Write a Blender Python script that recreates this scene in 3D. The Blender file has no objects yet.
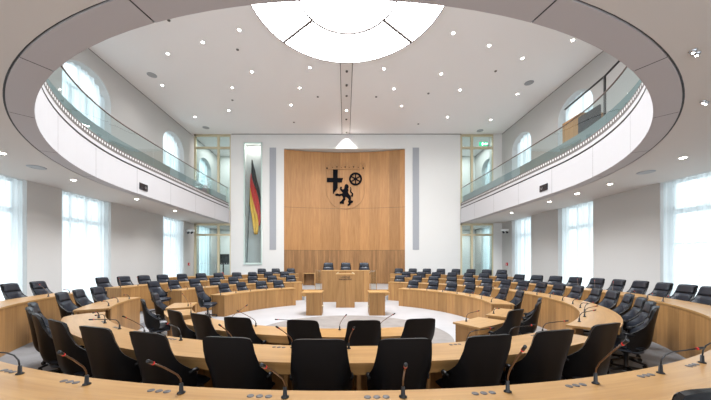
import bpy, math, random
from mathutils import Vector, Matrix
random.seed(7)
SC = bpy.context.scene
COL = SC.collection
R_ = math.radians

# ------------------------------------------------------------------ camera, world, exposure
cd = bpy.data.cameras.new('camera'); cam = bpy.data.objects.new('camera', cd); COL.objects.link(cam)
cam.location = (-0.10, 0.0, 1.85); cam.rotation_euler = (R_(90), 0, 0)
cd.sensor_width = 36; cd.lens = 290/711*36; cd.shift_x = 10.5/711; cd.shift_y = 63/711
cd.clip_start = 0.05; cd.clip_end = 200
SC.camera = cam
SC.view_settings.view_transform = 'Standard'; SC.view_settings.look = 'None'
SC.view_settings.gamma = 1; SC.view_settings.use_curve_mapping = False
SC.view_settings.exposure = 2.36
w = bpy.data.worlds.new('daylight'); SC.world = w; w.use_nodes = True
w.node_tree.nodes['Background'].inputs[0].default_value = (0.90, 0.96, 1.0, 1)
w.node_tree.nodes['Background'].inputs[1].default_value = .56
DISC_STRENGTH = 4.5
SPOT_SOFFIT = 42.0
SPOT_CEIL = 30.0

YC, XC = 9.05, -0.15          # centre of the seating rings
OX, OY, OR_ = -0.12, 10.80, 7.88         # centre and radius of the gallery opening
BACK = 19.2
ZS, ZC = 4.5, 10.39           # gallery soffit, main ceiling
SIDE = 10.3

# ------------------------------------------------------------------ materials
def mat(name, col, rough=.5, metal=0, spec=.5, emit=None, estr=0, coat=0, bump=None, var=None):
    m = bpy.data.materials.new(name); m.use_nodes = True
    nt = m.node_tree; b = nt.nodes['Principled BSDF']
    b.inputs['Base Color'].default_value = (*col, 1)
    b.inputs['Roughness'].default_value = rough; b.inputs['Metallic'].default_value = metal
    b.inputs['Specular IOR Level'].default_value = spec
    b.inputs['Coat Weight'].default_value = coat
    if emit: b.inputs['Emission Color'].default_value = (*emit, 1); b.inputs['Emission Strength'].default_value = estr
    if var or bump:
        tc = nt.nodes.new('ShaderNodeTexCoord'); n = nt.nodes.new('ShaderNodeTexNoise')
        n.inputs['Scale'].default_value = (var or bump)[0]; n.inputs['Detail'].default_value = 4
        nt.links.new(tc.outputs['Object'], n.inputs['Vector'])
        if var:
            r = nt.nodes.new('ShaderNodeValToRGB'); k = var[1]
            r.color_ramp.elements[0].position = .35; r.color_ramp.elements[1].position = .65
            r.color_ramp.elements[0].color = (*[c*(1-k) for c in col], 1); r.color_ramp.elements[1].color = (*[min(1, c*(1+k)) for c in col], 1)
            nt.links.new(n.outputs['Fac'], r.inputs['Fac']); nt.links.new(r.outputs['Color'], b.inputs['Base Color'])
        if bump:
            bp = nt.nodes.new('ShaderNodeBump'); bp.inputs['Strength'].default_value = bump[1]; bp.inputs['Distance'].default_value = .01
            nt.links.new(n.outputs['Fac'], bp.inputs['Height']); nt.links.new(bp.outputs['Normal'], b.inputs['Normal'])
    return m

def wood(name, c1, c2, pw=.42, tint=.10, rough=.42, fine=46, seam=0.0):
    """oak veneer: grain runs along v, a slightly different tint for each veneer sheet of width pw along u"""
    m = bpy.data.materials.new(name); m.use_nodes = True
    nt = m.node_tree; L = nt.links; N = nt.nodes; b = N['Principled BSDF']
    uv = N.new('ShaderNodeUVMap'); uv.uv_map = 'UVMap'
    sp = N.new('ShaderNodeSeparateXYZ'); L.new(uv.outputs['UV'], sp.inputs[0])
    mp = N.new('ShaderNodeMapping'); mp.inputs['Scale'].default_value = (fine, 1.6, 1); L.new(uv.outputs['UV'], mp.inputs['Vector'])
    n1 = N.new('ShaderNodeTexNoise'); n1.inputs['Scale'].default_value = 1; n1.inputs['Detail'].default_value = 5; n1.inputs['Roughness'].default_value = .6
    L.new(mp.outputs[0], n1.inputs['Vector'])
    mp2 = N.new('ShaderNodeMapping'); mp2.inputs['Scale'].default_value = (9, .7, 1); L.new(uv.outputs['UV'], mp2.inputs['Vector'])
    n2 = N.new('ShaderNodeTexNoise'); n2.inputs['Scale'].default_value = 1; n2.inputs['Detail'].default_value = 2; L.new(mp2.outputs[0], n2.inputs['Vector'])
    ad = N.new('ShaderNodeMath'); ad.operation = 'ADD'; L.new(n1.outputs['Fac'], ad.inputs[0]); L.new(n2.outputs['Fac'], ad.inputs[1])
    hf = N.new('ShaderNodeMath'); hf.operation = 'MULTIPLY'; hf.inputs[1].default_value = .5; L.new(ad.outputs[0], hf.inputs[0])
    r = N.new('ShaderNodeValToRGB'); r.color_ramp.elements[0].position = .36; r.color_ramp.elements[1].position = .64
    r.color_ramp.elements[0].color = (*c2, 1); r.color_ramp.elements[1].color = (*c1, 1)
    L.new(hf.outputs[0], r.inputs['Fac'])
    dv = N.new('ShaderNodeMath'); dv.operation = 'DIVIDE'; dv.inputs[1].default_value = pw; L.new(sp.outputs['X'], dv.inputs[0])
    fl = N.new('ShaderNodeMath'); fl.operation = 'FLOOR'; L.new(dv.outputs[0], fl.inputs[0])
    wn = N.new('ShaderNodeTexWhiteNoise'); wn.noise_dimensions = '1D'; L.new(fl.outputs[0], wn.inputs['W'])
    mr = N.new('ShaderNodeMapRange'); mr.inputs['To Min'].default_value = 1-tint; mr.inputs['To Max'].default_value = 1+tint*.5; L.new(wn.outputs['Value'], mr.inputs['Value'])
    val = mr.outputs[0]
    if seam:
        fr = N.new('ShaderNodeMath'); fr.operation = 'FRACT'; L.new(dv.outputs[0], fr.inputs[0])
        gt = N.new('ShaderNodeMath'); gt.operation = 'GREATER_THAN'; gt.inputs[1].default_value = seam/pw; L.new(fr.outputs[0], gt.inputs[0])
        m3 = N.new('ShaderNodeMapRange'); m3.inputs['To Min'].default_value = .55; L.new(gt.outputs[0], m3.inputs['Value'])
        mm = N.new('ShaderNodeMath'); mm.operation = 'MULTIPLY'; L.new(val, mm.inputs[0]); L.new(m3.outputs[0], mm.inputs[1]); val = mm.outputs[0]
    vm = N.new('ShaderNodeVectorMath'); vm.operation = 'SCALE'; L.new(r.outputs['Color'], vm.inputs[0]); L.new(val, vm.inputs['Scale'])
    L.new(vm.outputs[0], b.inputs['Base Color'])
    b.inputs['Roughness'].default_value = rough; b.inputs['Specular IOR Level'].default_value = .35
    return m

def glassy(name, tint, refl=.10, rough=.02):
    m = bpy.data.materials.new(name); m.use_nodes = True; nt = m.node_tree; nt.nodes.clear()
    o = nt.nodes.new('ShaderNodeOutputMaterial'); t = nt.nodes.new('ShaderNodeBsdfTransparent'); t.inputs[0].default_value = (*tint, 1)
    g = nt.nodes.new('ShaderNodeBsdfGlossy'); g.inputs['Roughness'].default_value = rough; g.inputs[0].default_value = (.9, 1, 1, 1)
    f = nt.nodes.new('ShaderNodeLayerWeight'); f.inputs['Blend'].default_value = .25
    mr = nt.nodes.new('ShaderNodeMapRange'); mr.inputs['To Min'].default_value = refl*.5; mr.inputs['To Max'].default_value = refl*4
    nt.links.new(f.outputs['Fresnel'], mr.inputs['Value'])
    mx = nt.nodes.new('ShaderNodeMixShader'); nt.links.new(mr.outputs[0], mx.inputs[0]); nt.links.new(t.outputs[0], mx.inputs[1]); nt.links.new(g.outputs[0], mx.inputs[2])
    nt.links.new(mx.outputs[0], o.inputs[0]); return m

def sheer(name, col, see):
    m = bpy.data.materials.new(name); m.use_nodes = True; nt = m.node_tree; nt.nodes.clear()
    o = nt.nodes.new('ShaderNodeOutputMaterial'); t = nt.nodes.new('ShaderNodeBsdfTransparent'); t.inputs[0].default_value = (.93, .97, 1, 1)
    tr = nt.nodes.new('ShaderNodeBsdfTranslucent'); tr.inputs[0].default_value = (*col, 1)
    d = nt.nodes.new('ShaderNodeBsdfDiffuse'); d.inputs[0].default_value = (*col, 1)
    a = nt.nodes.new('ShaderNodeMixShader'); a.inputs[0].default_value = .45; nt.links.new(tr.outputs[0], a.inputs[1]); nt.links.new(d.outputs[0], a.inputs[2])
    mx = nt.nodes.new('ShaderNodeMixShader')
    tc = nt.nodes.new('ShaderNodeTexCoord'); mp = nt.nodes.new('ShaderNodeMapping'); mp.inputs['Scale'].default_value = (3, 5, .1)
    n = nt.nodes.new('ShaderNodeTexNoise'); n.inputs['Scale'].default_value = 1.3; n.inputs['Detail'].default_value = 3
    nt.links.new(tc.outputs['Object'], mp.inputs[0]); nt.links.new(mp.outputs[0], n.inputs['Vector'])
    mr = nt.nodes.new('ShaderNodeMapRange'); mr.inputs['From Min'].default_value = .35; mr.inputs['From Max'].default_value = .65
    mr.inputs['To Min'].default_value = see-.18; mr.inputs['To Max'].default_value = see+.18
    nt.links.new(n.outputs['Fac'], mr.inputs['Value']); nt.links.new(mr.outputs[0], mx.inputs[0])
    nt.links.new(a.outputs[0], mx.inputs[1]); nt.links.new(t.outputs[0], mx.inputs[2]); nt.links.new(mx.outputs[0], o.inputs[0]); return m

M = dict(
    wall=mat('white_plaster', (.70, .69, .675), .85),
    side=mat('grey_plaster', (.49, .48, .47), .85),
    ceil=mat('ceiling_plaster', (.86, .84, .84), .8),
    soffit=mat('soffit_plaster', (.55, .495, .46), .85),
    band=mat('band_panel', (.42, .38, .38), .75),
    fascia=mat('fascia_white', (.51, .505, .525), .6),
    dark=mat('dark_gap', (.03, .028, .028), .6),
    floor=mat('grey_stone_floor', (.42, .43, .455), .30, var=(1.2, .05)),
    carpet=mat('grey_carpet', (.235, .238, .25), .8, var=(2.2, .14), bump=(60, .3)),
    rug=mat('taupe_round_floor', (.235, .215, .205), .5, var=(3, .12)),
    panel=wood('oak_panel', (.43, .235, .088), (.29, .143, .050), .42, .20, .45, 46, .009),
    top=wood('oak_worktop', (.49, .285, .112), (.37, .20, .072), 9, 0, .32, 40),
    wallwood=wood('oak_wall_panel', (.45, .225, .080), (.345, .16, .052), .66, .20, .5, 40, .004),
    lowwood=wood('brown_oak_slats', (.38, .195, .075), (.24, .115, .042), .12, .25, .5, 40, .006),
    leather=mat('black_leather', (.0035, .004, .0055), .42, spec=.28),
    cushion=mat('charcoal_leather', (.017, .022, .034), .38, spec=.45),
    blackmetal=mat('black_metal', (.02, .02, .022), .35, .3),
    chrome=mat('brushed_metal', (.42, .43, .45), .3, 1),
    edge=mat('steel_blue_trim', (.10, .12, .16), .3, .2),
    warm_reflection=mat('dark_metal_reflection', (.16, .10, .07), .3, .8),  # coppery reflection on the goosenecks, put into the base colour
    red=mat('red_ring', (.55, .02, .02), .4, emit=(1, .05, .03), estr=.04),
    redp=mat('red_plastic', (.50, .03, .03), .4),
    socket=mat('socket_grey', (.10, .09, .09), .4),
    rail=mat('bronze_rail', (.14, .10, .085), .4, .4),
    brass=mat('pale_brass', (.58, .50, .34), .5, .25),
    teal=mat('grey_teal_reflection', (.17, .205, .21), .6),
    glass=glassy('green_glass', (.79, .87, .87), .05),
    glasst=glassy('pale_glass', (.93, .95, .94), .05),
    clear=glassy('clear_glass', (.93, .96, .96), .06),
    curtain=sheer('sheer_curtain', (.88, .94, .97), .28),
    frame=mat('white_window_frame', (.62, .66, .68), .5),
    lamp=mat('luminous_ceiling', (1, 1, 1), .5, emit=(.97, .985, 1), estr=DISC_STRENGTH),
    spot=mat('lit_lens', (1, 1, 1), .5, emit=(1, .95, .88), estr=9),
    ringm=mat('lamp_ring', (.16, .145, .14), .8, spec=.1),
    stripe=mat('grey_stripe', (.34, .35, .38), .7),
    text=mat('dark_lettering', (.05, .03, .02), .5),
    crest=mat('crest_black', (.006, .006, .008), .95, spec=.05),
    gold=mat('crest_gold', (.45, .30, .12), .45),
    engrave=mat('engraved_line', (.34, .18, .07), .6),
    flagk=mat('flag_black', (.02, .015, .015), .8), flagr=mat('flag_red', (.55, .03, .025), .8), flagg=mat('flag_gold', (.70, .42, .05), .8),
    exitg=mat('exit_green', (.01, .30, .12), .5, emit=(.02, .5, .22), estr=.3), exitw=mat('exit_white', (.9, .95, .92), .5, emit=(1, 1, 1), estr=1.2),
    white=mat('white_plastic', (.80, .80, .80), .4),
    screen=mat('black_screen', (.02, .022, .028), .25),
    ventm=mat('vent_grey', (.36, .36, .37), .6),
)

# ------------------------------------------------------------------ mesh builder
class MB:
    def __init__(s): s.v = []; s.f = []; s.uv = []; s.mi = []; s.sm = []
    def face(s, pts, uv=None, mi=0, smooth=False):
        i = len(s.v); s.v += [tuple(p) for p in pts]; n = len(pts); s.f.append(tuple(range(i, i+n)))
        if uv is None:
            a, b, c = Vector(pts[0]), Vector(pts[1]), Vector(pts[2]); nn = (b-a).cross(c-a)
            ax = max(range(3), key=lambda k: abs(nn[k]))
            uv = [((p[1], p[2]) if ax == 0 else (p[0], p[2]) if ax == 1 else (p[0], p[1])) for p in pts]
        s.uv.append(uv); s.mi.append(mi); s.sm.append(smooth)
    def grid(s, P, U=None, mi=0, smooth=True, closeu=False):
        """P[i][j] points sharing vertices"""
        i0 = len(s.v); nu = len(P); nv = len(P[0])
        for row in P:
            for p in row: s.v.append(tuple(p))
        for i in range(nu if closeu else nu-1):
            i2 = (i+1) % nu
            for j in range(nv-1):
                idx = (i0+i*nv+j, i0+i2*nv+j, i0+i2*nv+j+1, i0+i*nv+j+1)
                s.f.append(idx)
                s.uv.append([U[a][b] for a, b in ((i, j), (i2, j), (i2, j+1), (i, j+1))] if U else [(s.v[k][0]+s.v[k][1], s.v[k][2]) for k in idx])
                s.mi.append(mi); s.sm.append(smooth)
    def box(s, x0, x1, y0, y1, z0, z1, mi=0, rot=None, swap=False):
        c = [(x, y, z) for x in (x0, x1) for y in (y0, y1) for z in (z0, z1)]
        if rot: c = [tuple(rot @ Vector(p)) for p in c]
        o = [(x, y, z) for x in (x0, x1) for y in (y0, y1) for z in (z0, z1)]
        for q in ((0, 1, 3, 2), (4, 6, 7, 5), (0, 4, 5, 1), (2, 3, 7, 6), (0, 2, 6, 4), (1, 5, 7, 3)):
            ax = next(k for k in range(3) if len({o[i][k] for i in q}) == 1)
            if ax == 0: uv = [(o[i][1], o[i][2]) for i in q]
            elif ax == 1: uv = [(o[i][0], o[i][2]) for i in q]
            else: uv = [(o[i][1], o[i][0]) for i in q]
            if swap: uv = [(b, a) for a, b in uv]
            s.face([c[i] for i in q], uv, mi)
    def prism(s, poly, y0, y1, mi=0):
        """polygon in xz extruded along y"""
        n = len(poly)
        s.face([(x, y0, z) for x, z in poly], None, mi); s.face([(x, y1, z) for x, z in reversed(poly)], None, mi)
        for i in range(n):
            a, b = poly[i], poly[(i+1) % n]; s.face([(a[0], y0, a[1]), (a[0], y1, a[1]), (b[0], y1, b[1]), (b[0], y0, b[1])], None, mi)
    def tube(s, pts, r, n=8, mi=0, caps=True):
        pts = [Vector(p) for p in pts]; rs = r if isinstance(r, (list, tuple)) else [r]*len(pts)
        P = []; up = Vector((0, 0, 1)); prev = None
        for i, p in enumerate(pts):
            t = (pts[min(i+1, len(pts)-1)]-pts[max(i-1, 0)]).normalized()
            if prev is None: prev = up if abs(t.z) < .9 else Vector((1, 0, 0))
            a = (prev-t*prev.dot(t)).normalized(); b = t.cross(a); prev = a
            P.append([p+(a*math.cos(k*2*math.pi/n)+b*math.sin(k*2*math.pi/n))*rs[i] for k in range(n)])
        i0 = len(s.v)
        for row in P: s.v += [tuple(q) for q in row]
        for i in range(len(P)-1):
            for k in range(n):
                k2 = (k+1) % n; s.f.append((i0+i*n+k, i0+i*n+k2, i0+(i+1)*n+k2, i0+(i+1)*n+k)); s.uv.append([(0, 0)]*4); s.mi.append(mi); s.sm.append(True)
        if caps:
            for i, rev in ((0, 1), (len(P)-1, 0)):
                q = [i0+i*n+k for k in range(n)]; s.f.append(tuple(q[::-1] if rev else q)); s.uv.append([(0, 0)]*n); s.mi.append(mi); s.sm.append(False)
    def lathe(s, prof, n=16, c=(0, 0, 0), mi=0, smooth=True):
        P = [[(c[0]+r*math.cos(k*2*math.pi/n), c[1]+r*math.sin(k*2*math.pi/n), c[2]+z) for r, z in prof] for k in range(n)]
        s.grid(P, None, mi, smooth, closeu=True)
    def rbox(s, x0, x1, y0, y1, z0, z1, r=.02, puff=0, mi=0, n=6):
        """soft cushion: rounded outline in xy, rounded top/bottom"""
        cx, cy = (x0+x1)/2, (y0+y1)/2; hx, hy = (x1-x0)/2, (y1-y0)/2
        out = []
        for q, (sx, sy) in enumerate(((1, 1), (-1, 1), (-1, -1), (1, -1))):
            for k in range(n):
                a = (q*90+k*90/(n-1))*math.pi/180; out.append((sx*(hx-r)+r*math.cos(a), sy*(hy-r)+r*math.sin(a)))
        rr = min(r, (z1-z0)/2); lv = [(0, 0, z0), (1, 1-rr*1.0/hx, z0), (1, 1, z0+rr), (1, 1, z1-rr), (1, 1-rr/hx, z1), (1, .5, z1+puff*.8), (0, 0, z1+puff)]
        P = [[(cx+x*l[1], cy+y*l[1], l[2]) for l in lv] for x, y in out]
        s.grid(P, None, mi, True, closeu=True)
    def build(s, name, mats, parent=None, bevel=0, seg=2, loc=None, rotz=0):
        me = bpy.data.meshes.new(name); me.from_pydata(s.v, [], s.f)
        if not isinstance(mats, (list, tuple)): mats = [mats]
        for m in mats: me.materials.append(m)
        uvl = me.uv_layers.new(name='UVMap')
        k = 0
        for pi, p in enumerate(me.polygons):
            p.material_index = s.mi[pi]; p.use_smooth = s.sm[pi]
            for j in range(p.loop_total): uvl.data[p.loop_start+j].uv = s.uv[pi][j]
        me.validate(); me.update()
        o = bpy.data.objects.new(name, me); COL.objects.link(o)
        if parent: o.parent = parent
        if loc: o.location = loc
        if rotz: o.rotation_euler.z = rotz
        if bevel:
            b = o.modifiers.new('bevel', 'BEVEL'); b.width = bevel; b.segments = seg; b.limit_method = 'ANGLE'; b.angle_limit = R_(40)
        return o

def tag(o, label, cat, group=None, kind=None):
    if label: o['label'] = label
    if cat: o['category'] = cat
    if group: o['group'] = group
    if kind: o['kind'] = kind
    return o
def empty(name, loc=(0, 0, 0), rz=0, label=None, cat=None, group=None):
    o = bpy.data.objects.new(name, None); COL.objects.link(o); o.location = loc; o.rotation_euler.z = rz; o.empty_display_size = .1
    return tag(o, label, cat, group)
def struct(o, label=None):
    o['kind'] = 'structure'
    return o
def copy_tree(o, kids, parent=None):
    c = o.copy(); COL.objects.link(c)
    if parent: c.parent = parent
    for ch in kids.get(o.name, []): copy_tree(ch, kids, c)
    return c
def kidmap(root):
    d = {}
    def rec(o):
        cs = [x for x in COL.objects if x.parent == o]; d[o.name] = cs
        for x in cs: rec(x)
    rec(root); return d

def rp(r, a, z=0):
    """ring polar to world; a degrees, 0 towards the camera, + to the right"""
    t = R_(a); return (XC+r*math.sin(t), YC-r*math.cos(t), z)
def arcs(a0, a1, step=2.0):
    n = max(1, int(math.ceil(abs(a1-a0)/step))); return [a0+(a1-a0)*i/n for i in range(n+1)]
def arcslab(mb, r0, r1, z0, z1, a0, a1, mi=0, step=2.0, grain='v', round0=0, round1=0):
    A = arcs(a0, a1, step); rm = (r0+r1)/2
    def rr(a):
        # rounded outer corner at the ends
        o = r1
        for e, rd in ((a0, round0), (a1, round1)):
            if rd:
                d = abs(a-e)*math.pi/180*rm
                if d < rd: o = r1-(rd-math.sqrt(max(0, rd*rd-(rd-d)**2)))
        return o
    if round0 or round1: A = arcs(a0, a1, .6)
    P = [[rp(r0, a, z1), rp(rr(a), a, z1), rp(rr(a), a, z0), rp(r0, a, z0), rp(r0, a, z1)] for a in A]
    for i in range(len(A)-1):
        u0, u1 = R_(A[i])*rm, R_(A[i+1])*rm
        for j in range(4):
            p = [P[i][j], P[i+1][j], P[i+1][j+1], P[i][j+1]]
            if j in (1, 3): uv = [(u0, p[0][2]), (u1, p[0][2]), (u1, p[2][2]), (u0, p[2][2])]
            else: uv = [(r0, u0), (r0, u1), (r1, u1), (r1, u0)] if j == 0 else [(r1, u0), (r1, u1), (r0, u1), (r0, u0)]
            if j in (1, 3) and grain == 'u': uv = [(b, a) for a, b in uv]
            mb.face(p, uv, mi, False)
    for i, rev in ((0, 0), (len(A)-1, 1)):
        q = [P[i][j] for j in range(4)]; uv = [(0, q[0][2]), (r1-r0, q[1][2]), (r1-r0, q[2][2]), (0, q[3][2])]
        if rev: q = q[::-1]; uv = uv[::-1]
        mb.face(q, uv, mi)

def half(Y, R=OR_):
    d = (Y-OY)/(R if Y < OY else 36.0); return R*math.sqrt(max(0, 1-d*d))
def opening(R=OR_, far=BACK, n=96):
    """U-shaped outline of the gallery opening, left back corner -> near -> right back corner"""
    pts = []
    m = 14
    for i in range(m): Y = far+(OY-far)*i/m; pts.append((OX-half(Y, R), Y))
    for i in range(n+1): t = math.pi*i/n; pts.append((OX-R*math.cos(t), OY-R*math.sin(t)))
    for i in range(1, m+1): Y = OY+(far-OY)*i/m; pts.append((OX+half(Y, R), Y))
    return pts

# ------------------------------------------------------------------ SETTING: floors
mb = MB()
A = arcs(-180, 180, 4)
mb.face([rp(8.9, a, 0) for a in A[:-1]]); struct(mb.build('floor', M['floor']))
mb = MB()
C0 = (0.0, 7.6)
mb.face([(C0[0]+2.6*math.sin(R_(a)), C0[1]-2.6*math.cos(R_(a)), .006) for a in arcs(0, 356, 4)]); struct(mb.build('floor', M['rug']))
for r0, r1, z in ((5.75, 7.25, .15), (7.25, 8.75, .30)):
    mb = MB(); arcslab(mb, r0, r1, -.05, z, -160, 160, step=2); struct(mb.build('floor', M['carpet']))
mb = MB()
def clip(a):
    t = R_(a); dx, dy = math.sin(t), -math.cos(t); k = 99
    if dx > 0: k = min(k, (SIDE+.6-XC)/dx)
    if dx < 0: k = min(k, (-SIDE-.6-XC)/dx)
    if dy > 0: k = min(k, (23.4-YC)/dy)
    if dy < 0: k = min(k, (-3-YC)/dy)
    return k
A = arcs(-180, 180, 3)
for a, b in zip(A, A[1:]):
    mb.face([rp(8.75, a, .45), rp(clip(a), a, .45), rp(clip(b), b, .45), rp(8.75, b, .45)])
    mb.face([rp(8.75, a, .0), rp(8.75, a, .45), rp(8.75, b, .45), rp(8.75, b, .0)])
struct(mb.build('floor', M['floor']))
# raised platform behind the rostrum with an oak riser
mb = MB(); mb.box(-2.65, 2.4, 15.34, 19.7, 0, .452); mb.box(-2.65, 2.4, 15.3, 15.34, .0, .452, 1); struct(mb.build('floor', [M['floor'], M['top']]))

# ------------------------------------------------------------------ SETTING: side walls with windows
LW = [(5.2, 9.3, 0), (10.45, 12.64, 1), (16.25, 18.37, 1), (20.3, 22.1, 1)]
RW = [(6.2, 9.57, 0), (12.16, 14.16, 1), (16.2, 18.06, 1), (20.4, 22.1, 1)]
SILL, SPR = 6.35, 8.75
def side_wall(name, sg, wins):
    xi, xo = sg*SIDE, sg*(SIDE+.55); x0, x1 = min(xi, xo), max(xi, xo)
    mb = MB(); y = -3.0
    for (a, b, up) in wins+[(23.4, 23.4, 0)]:
        mb.box(x0, x1, y, a, 0, ZC+.3); y = b
        if b > a:
            if up:
                mb.box(x0, x1, a, b, ZS, SILL)
                c = (a+b)/2; h = (b-a)/2; hh = h*.82; n = 16
                pr = [(c-h*math.cos(math.pi*i/n), SPR+hh*math.sin(math.pi*i/n)) for i in range(n+1)]
                for p, q in zip(pr, pr[1:]):
                    for xx in (x0, x1): mb.face([(xx, p[0], p[1]), (xx, q[0], q[1]), (xx, q[0], ZC+.3), (xx, p[0], ZC+.3)])
                    mb.face([(x0, p[0], p[1]), (x0, q[0], q[1]), (x1, q[0], q[1]), (x1, p[0], p[1])])
            else: mb.box(x0, x1, a, b, ZS, ZC+.3)
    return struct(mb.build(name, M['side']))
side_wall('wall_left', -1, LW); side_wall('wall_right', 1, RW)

wn = 0
def window(sg, a, b, z0, z1, arch, cur):
    """window frame with muntins in the reveal, glass, and a sheer curtain on the room side"""
    global wn
    wn += 1
    x = sg*(SIDE+.42); root = struct(empty('window_%d' % wn, (0, 0, 0)))
    mb = MB(); t = .05; top = z1
    n = 3
    for i in range(n+1):
        yy = a+(b-a-t*1.6)*i/n; mb.box(x-.03, x+.03, yy, yy+t*1.6, z0, top)
    k = max(2, int(round((top-z0)/1.15)))
    for i in range(k+1):
        zz = z0+(top-z0-t)*i/k; hgt = .16 if (i == k//2+1 and not arch) else t; mb.box(x-.035, x+.035, a, b, zz, zz+hgt)
    if arch:
        c = (a+b)/2; h = (b-a)/2; hh = h*.82
        P = []
        for i in range(13):
            q = math.pi*i/12; P.append((x, c-(h-.03)*math.cos(q), SPR+(hh-.03)*math.sin(q)))
        mb.tube(P, .04, 6); mb.box(x-.03, x+.03, c-.03, c+.03, SPR, SPR+hh-.04)
    fr = mb.build('window_frame', M['frame'], root)
    mb = MB(); mb.box(x-.006, x+.006, a, b, z0, top+(0 if not arch else (b-a)*.41)); mb.build('window_pane', M['clear'], root)
    if not cur: return
    lab, grp = cur
    xc = sg*(SIDE+(.30 if arch else .14))
    mb = MB(); N = int((b-a)/.035)
    cols = []
    for i in range(N+1):
        y = a+.015+(b-a-.03)*i/N
        zt = z1
        if arch:
            c = (a+b)/2; h = (b-a)/2; d = min(1, abs(y-c)/h); zt = SPR+h*.82*math.sqrt(max(0, 1-d*d))-.02
        off = .045*math.sin(y*21)+.02*math.sin(y*47+1)+.015*math.sin(y*9)
        cols.append([(xc+off, y, z0+.02+(zt-z0-.03)*j/6) for j in range(7)])
    mb.grid(cols)
    tag(mb.build('curtain', M['curtain']), lab, 'curtain', grp)
G = 'sheer white curtains of the hall windows'
nm = {(-1, 0): 'full-height sheer white curtain at the left edge, nearest the camera', (-1, 1): 'full-height sheer white curtain, middle one on the left wall',
      (-1, 2): 'narrow-looking full-height white curtain at the far end of the left wall', (-1, 3): 'sheer white curtain behind the lower left glazed partition',
      (1, 0): 'wide full-height sheer curtain at the right edge, nearest the camera', (1, 1): 'full-height sheer white curtain, middle one on the right wall',
      (1, 2): 'full-height white curtain at the far end of the right wall', (1, 3): 'sheer white curtain behind the lower right glazed partition'}
nu = {(-1, 1): 'upper curtain in the nearer arched window above the left gallery', (-1, 2): 'upper curtain in the farther arched window above the left gallery',
      (-1, 3): 'upper curtain of the arched window seen through the left gallery glazing',
      (1, 1): 'upper curtain in the nearer arched window above the right gallery', (1, 2): 'upper curtain in the farther arched window above the right gallery',
      (1, 3): 'upper curtain of the arched window seen through the right gallery glazing'}
for sg, W in ((-1, LW), (1, RW)):
    for i, (a, b, up) in enumerate(W):
        window(sg, a, b, .45, ZS-.01, False, (nm[(sg, i)], G))
        if up: window(sg, a, b, SILL, SPR, True, (nu[(sg, i)], 'sheer curtains of the arched gallery windows'))

# ------------------------------------------------------------------ SETTING: ceilings
mb = MB(); mb.box(-SIDE-.55, SIDE+.55, -3, 23.4, ZC, ZC+.3)
struct(mb.build('ceiling', M['ceil']))
mb = MB()       # shadow joint along the ceiling edge
for sg in (-1, 1): mb.box(sg*SIDE-.016, sg*SIDE+.016, -3, BACK, ZC-.018, ZC-.001)
mb.box(-7.6, 7.6, BACK-.03, BACK, ZC-.03, ZC-.001)
struct(mb.build('trim_1', M['ringm']))
# gallery slab: soffit + gallery floor around the opening
def ring_to_walls(mb, pts, z, flip=False, mi=0):
    """faces between the opening outline and the room rectangle"""
    def out(p):
        x, y = p; dx, dy = x, y-OY
        if y >= OY: return (math.copysign(SIDE+.02, x), y)
        k = 99
        if abs(dx) > 1e-6: k = min(k, (SIDE+.02)/abs(dx))
        if dy < -1e-6: k = min(k, (-3-OY)/dy)
        return (dx*k, OY+dy*k)
    for p, q in zip(pts, pts[1:]):
        a, b = out(p), out(q); f = [(*p, z), (*a, z)]
        if abs(a[0]-b[0]) > .01 and abs(a[1]-b[1]) > .01: f.append((math.copysign(SIDE+.02, p[0] if abs(p[0]) > .1 else q[0]), -3, z))
        f += [(*b, z), (*q, z)]
        mb.face(f if not flip else f[::-1], None, mi)
ROUT = OR_+.34
inner = opening(); outer = opening(ROUT, BACK)
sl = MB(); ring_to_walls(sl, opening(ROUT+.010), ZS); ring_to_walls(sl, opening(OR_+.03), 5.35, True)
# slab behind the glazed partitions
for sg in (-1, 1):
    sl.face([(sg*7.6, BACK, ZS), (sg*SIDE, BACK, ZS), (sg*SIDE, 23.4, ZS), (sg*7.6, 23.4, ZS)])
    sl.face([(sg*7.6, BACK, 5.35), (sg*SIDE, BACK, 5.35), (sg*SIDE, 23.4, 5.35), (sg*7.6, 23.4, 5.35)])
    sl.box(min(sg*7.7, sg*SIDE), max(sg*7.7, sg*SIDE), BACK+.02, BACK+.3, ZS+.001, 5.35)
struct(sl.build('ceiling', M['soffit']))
# dark joint ring then the grey panel band (panels with open joints)
mb = MB(); j0, j1 = opening(ROUT-.008), opening(ROUT+.018)
for (p, q, a, b) in zip(j0, j0[1:], j1, j1[1:]): mb.face([(*p, ZS+.012), (*a, ZS+.012), (*b, ZS+.012), (*q, ZS+.012)])
struct(mb.build('trim_2', M['dark']))
mb = MB(); n = len(inner)
lenac = 0; seams = []; last = 0; segl = [0]
for p, q in zip(inner, inner[1:]): lenac += math.dist(p, q); segl.append(lenac)
PW = 2.10; NPAN = int(lenac/PW)+1
def along(pts, s):
    for i in range(len(segl)-1):
        if segl[i+1] >= s: t = (s-segl[i])/(segl[i+1]-segl[i]); return (pts[i][0]*(1-t)+pts[i+1][0]*t, pts[i][1]*(1-t)+pts[i+1][1]*t)
    return pts[-1]
outb = opening(ROUT-.015)
OFFS = (lenac/2) % PW
bounds = [0]+[OFFS+PW*k for k in range(NPAN)]; bounds = [b for b in bounds if b < lenac]+[lenac]
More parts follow.
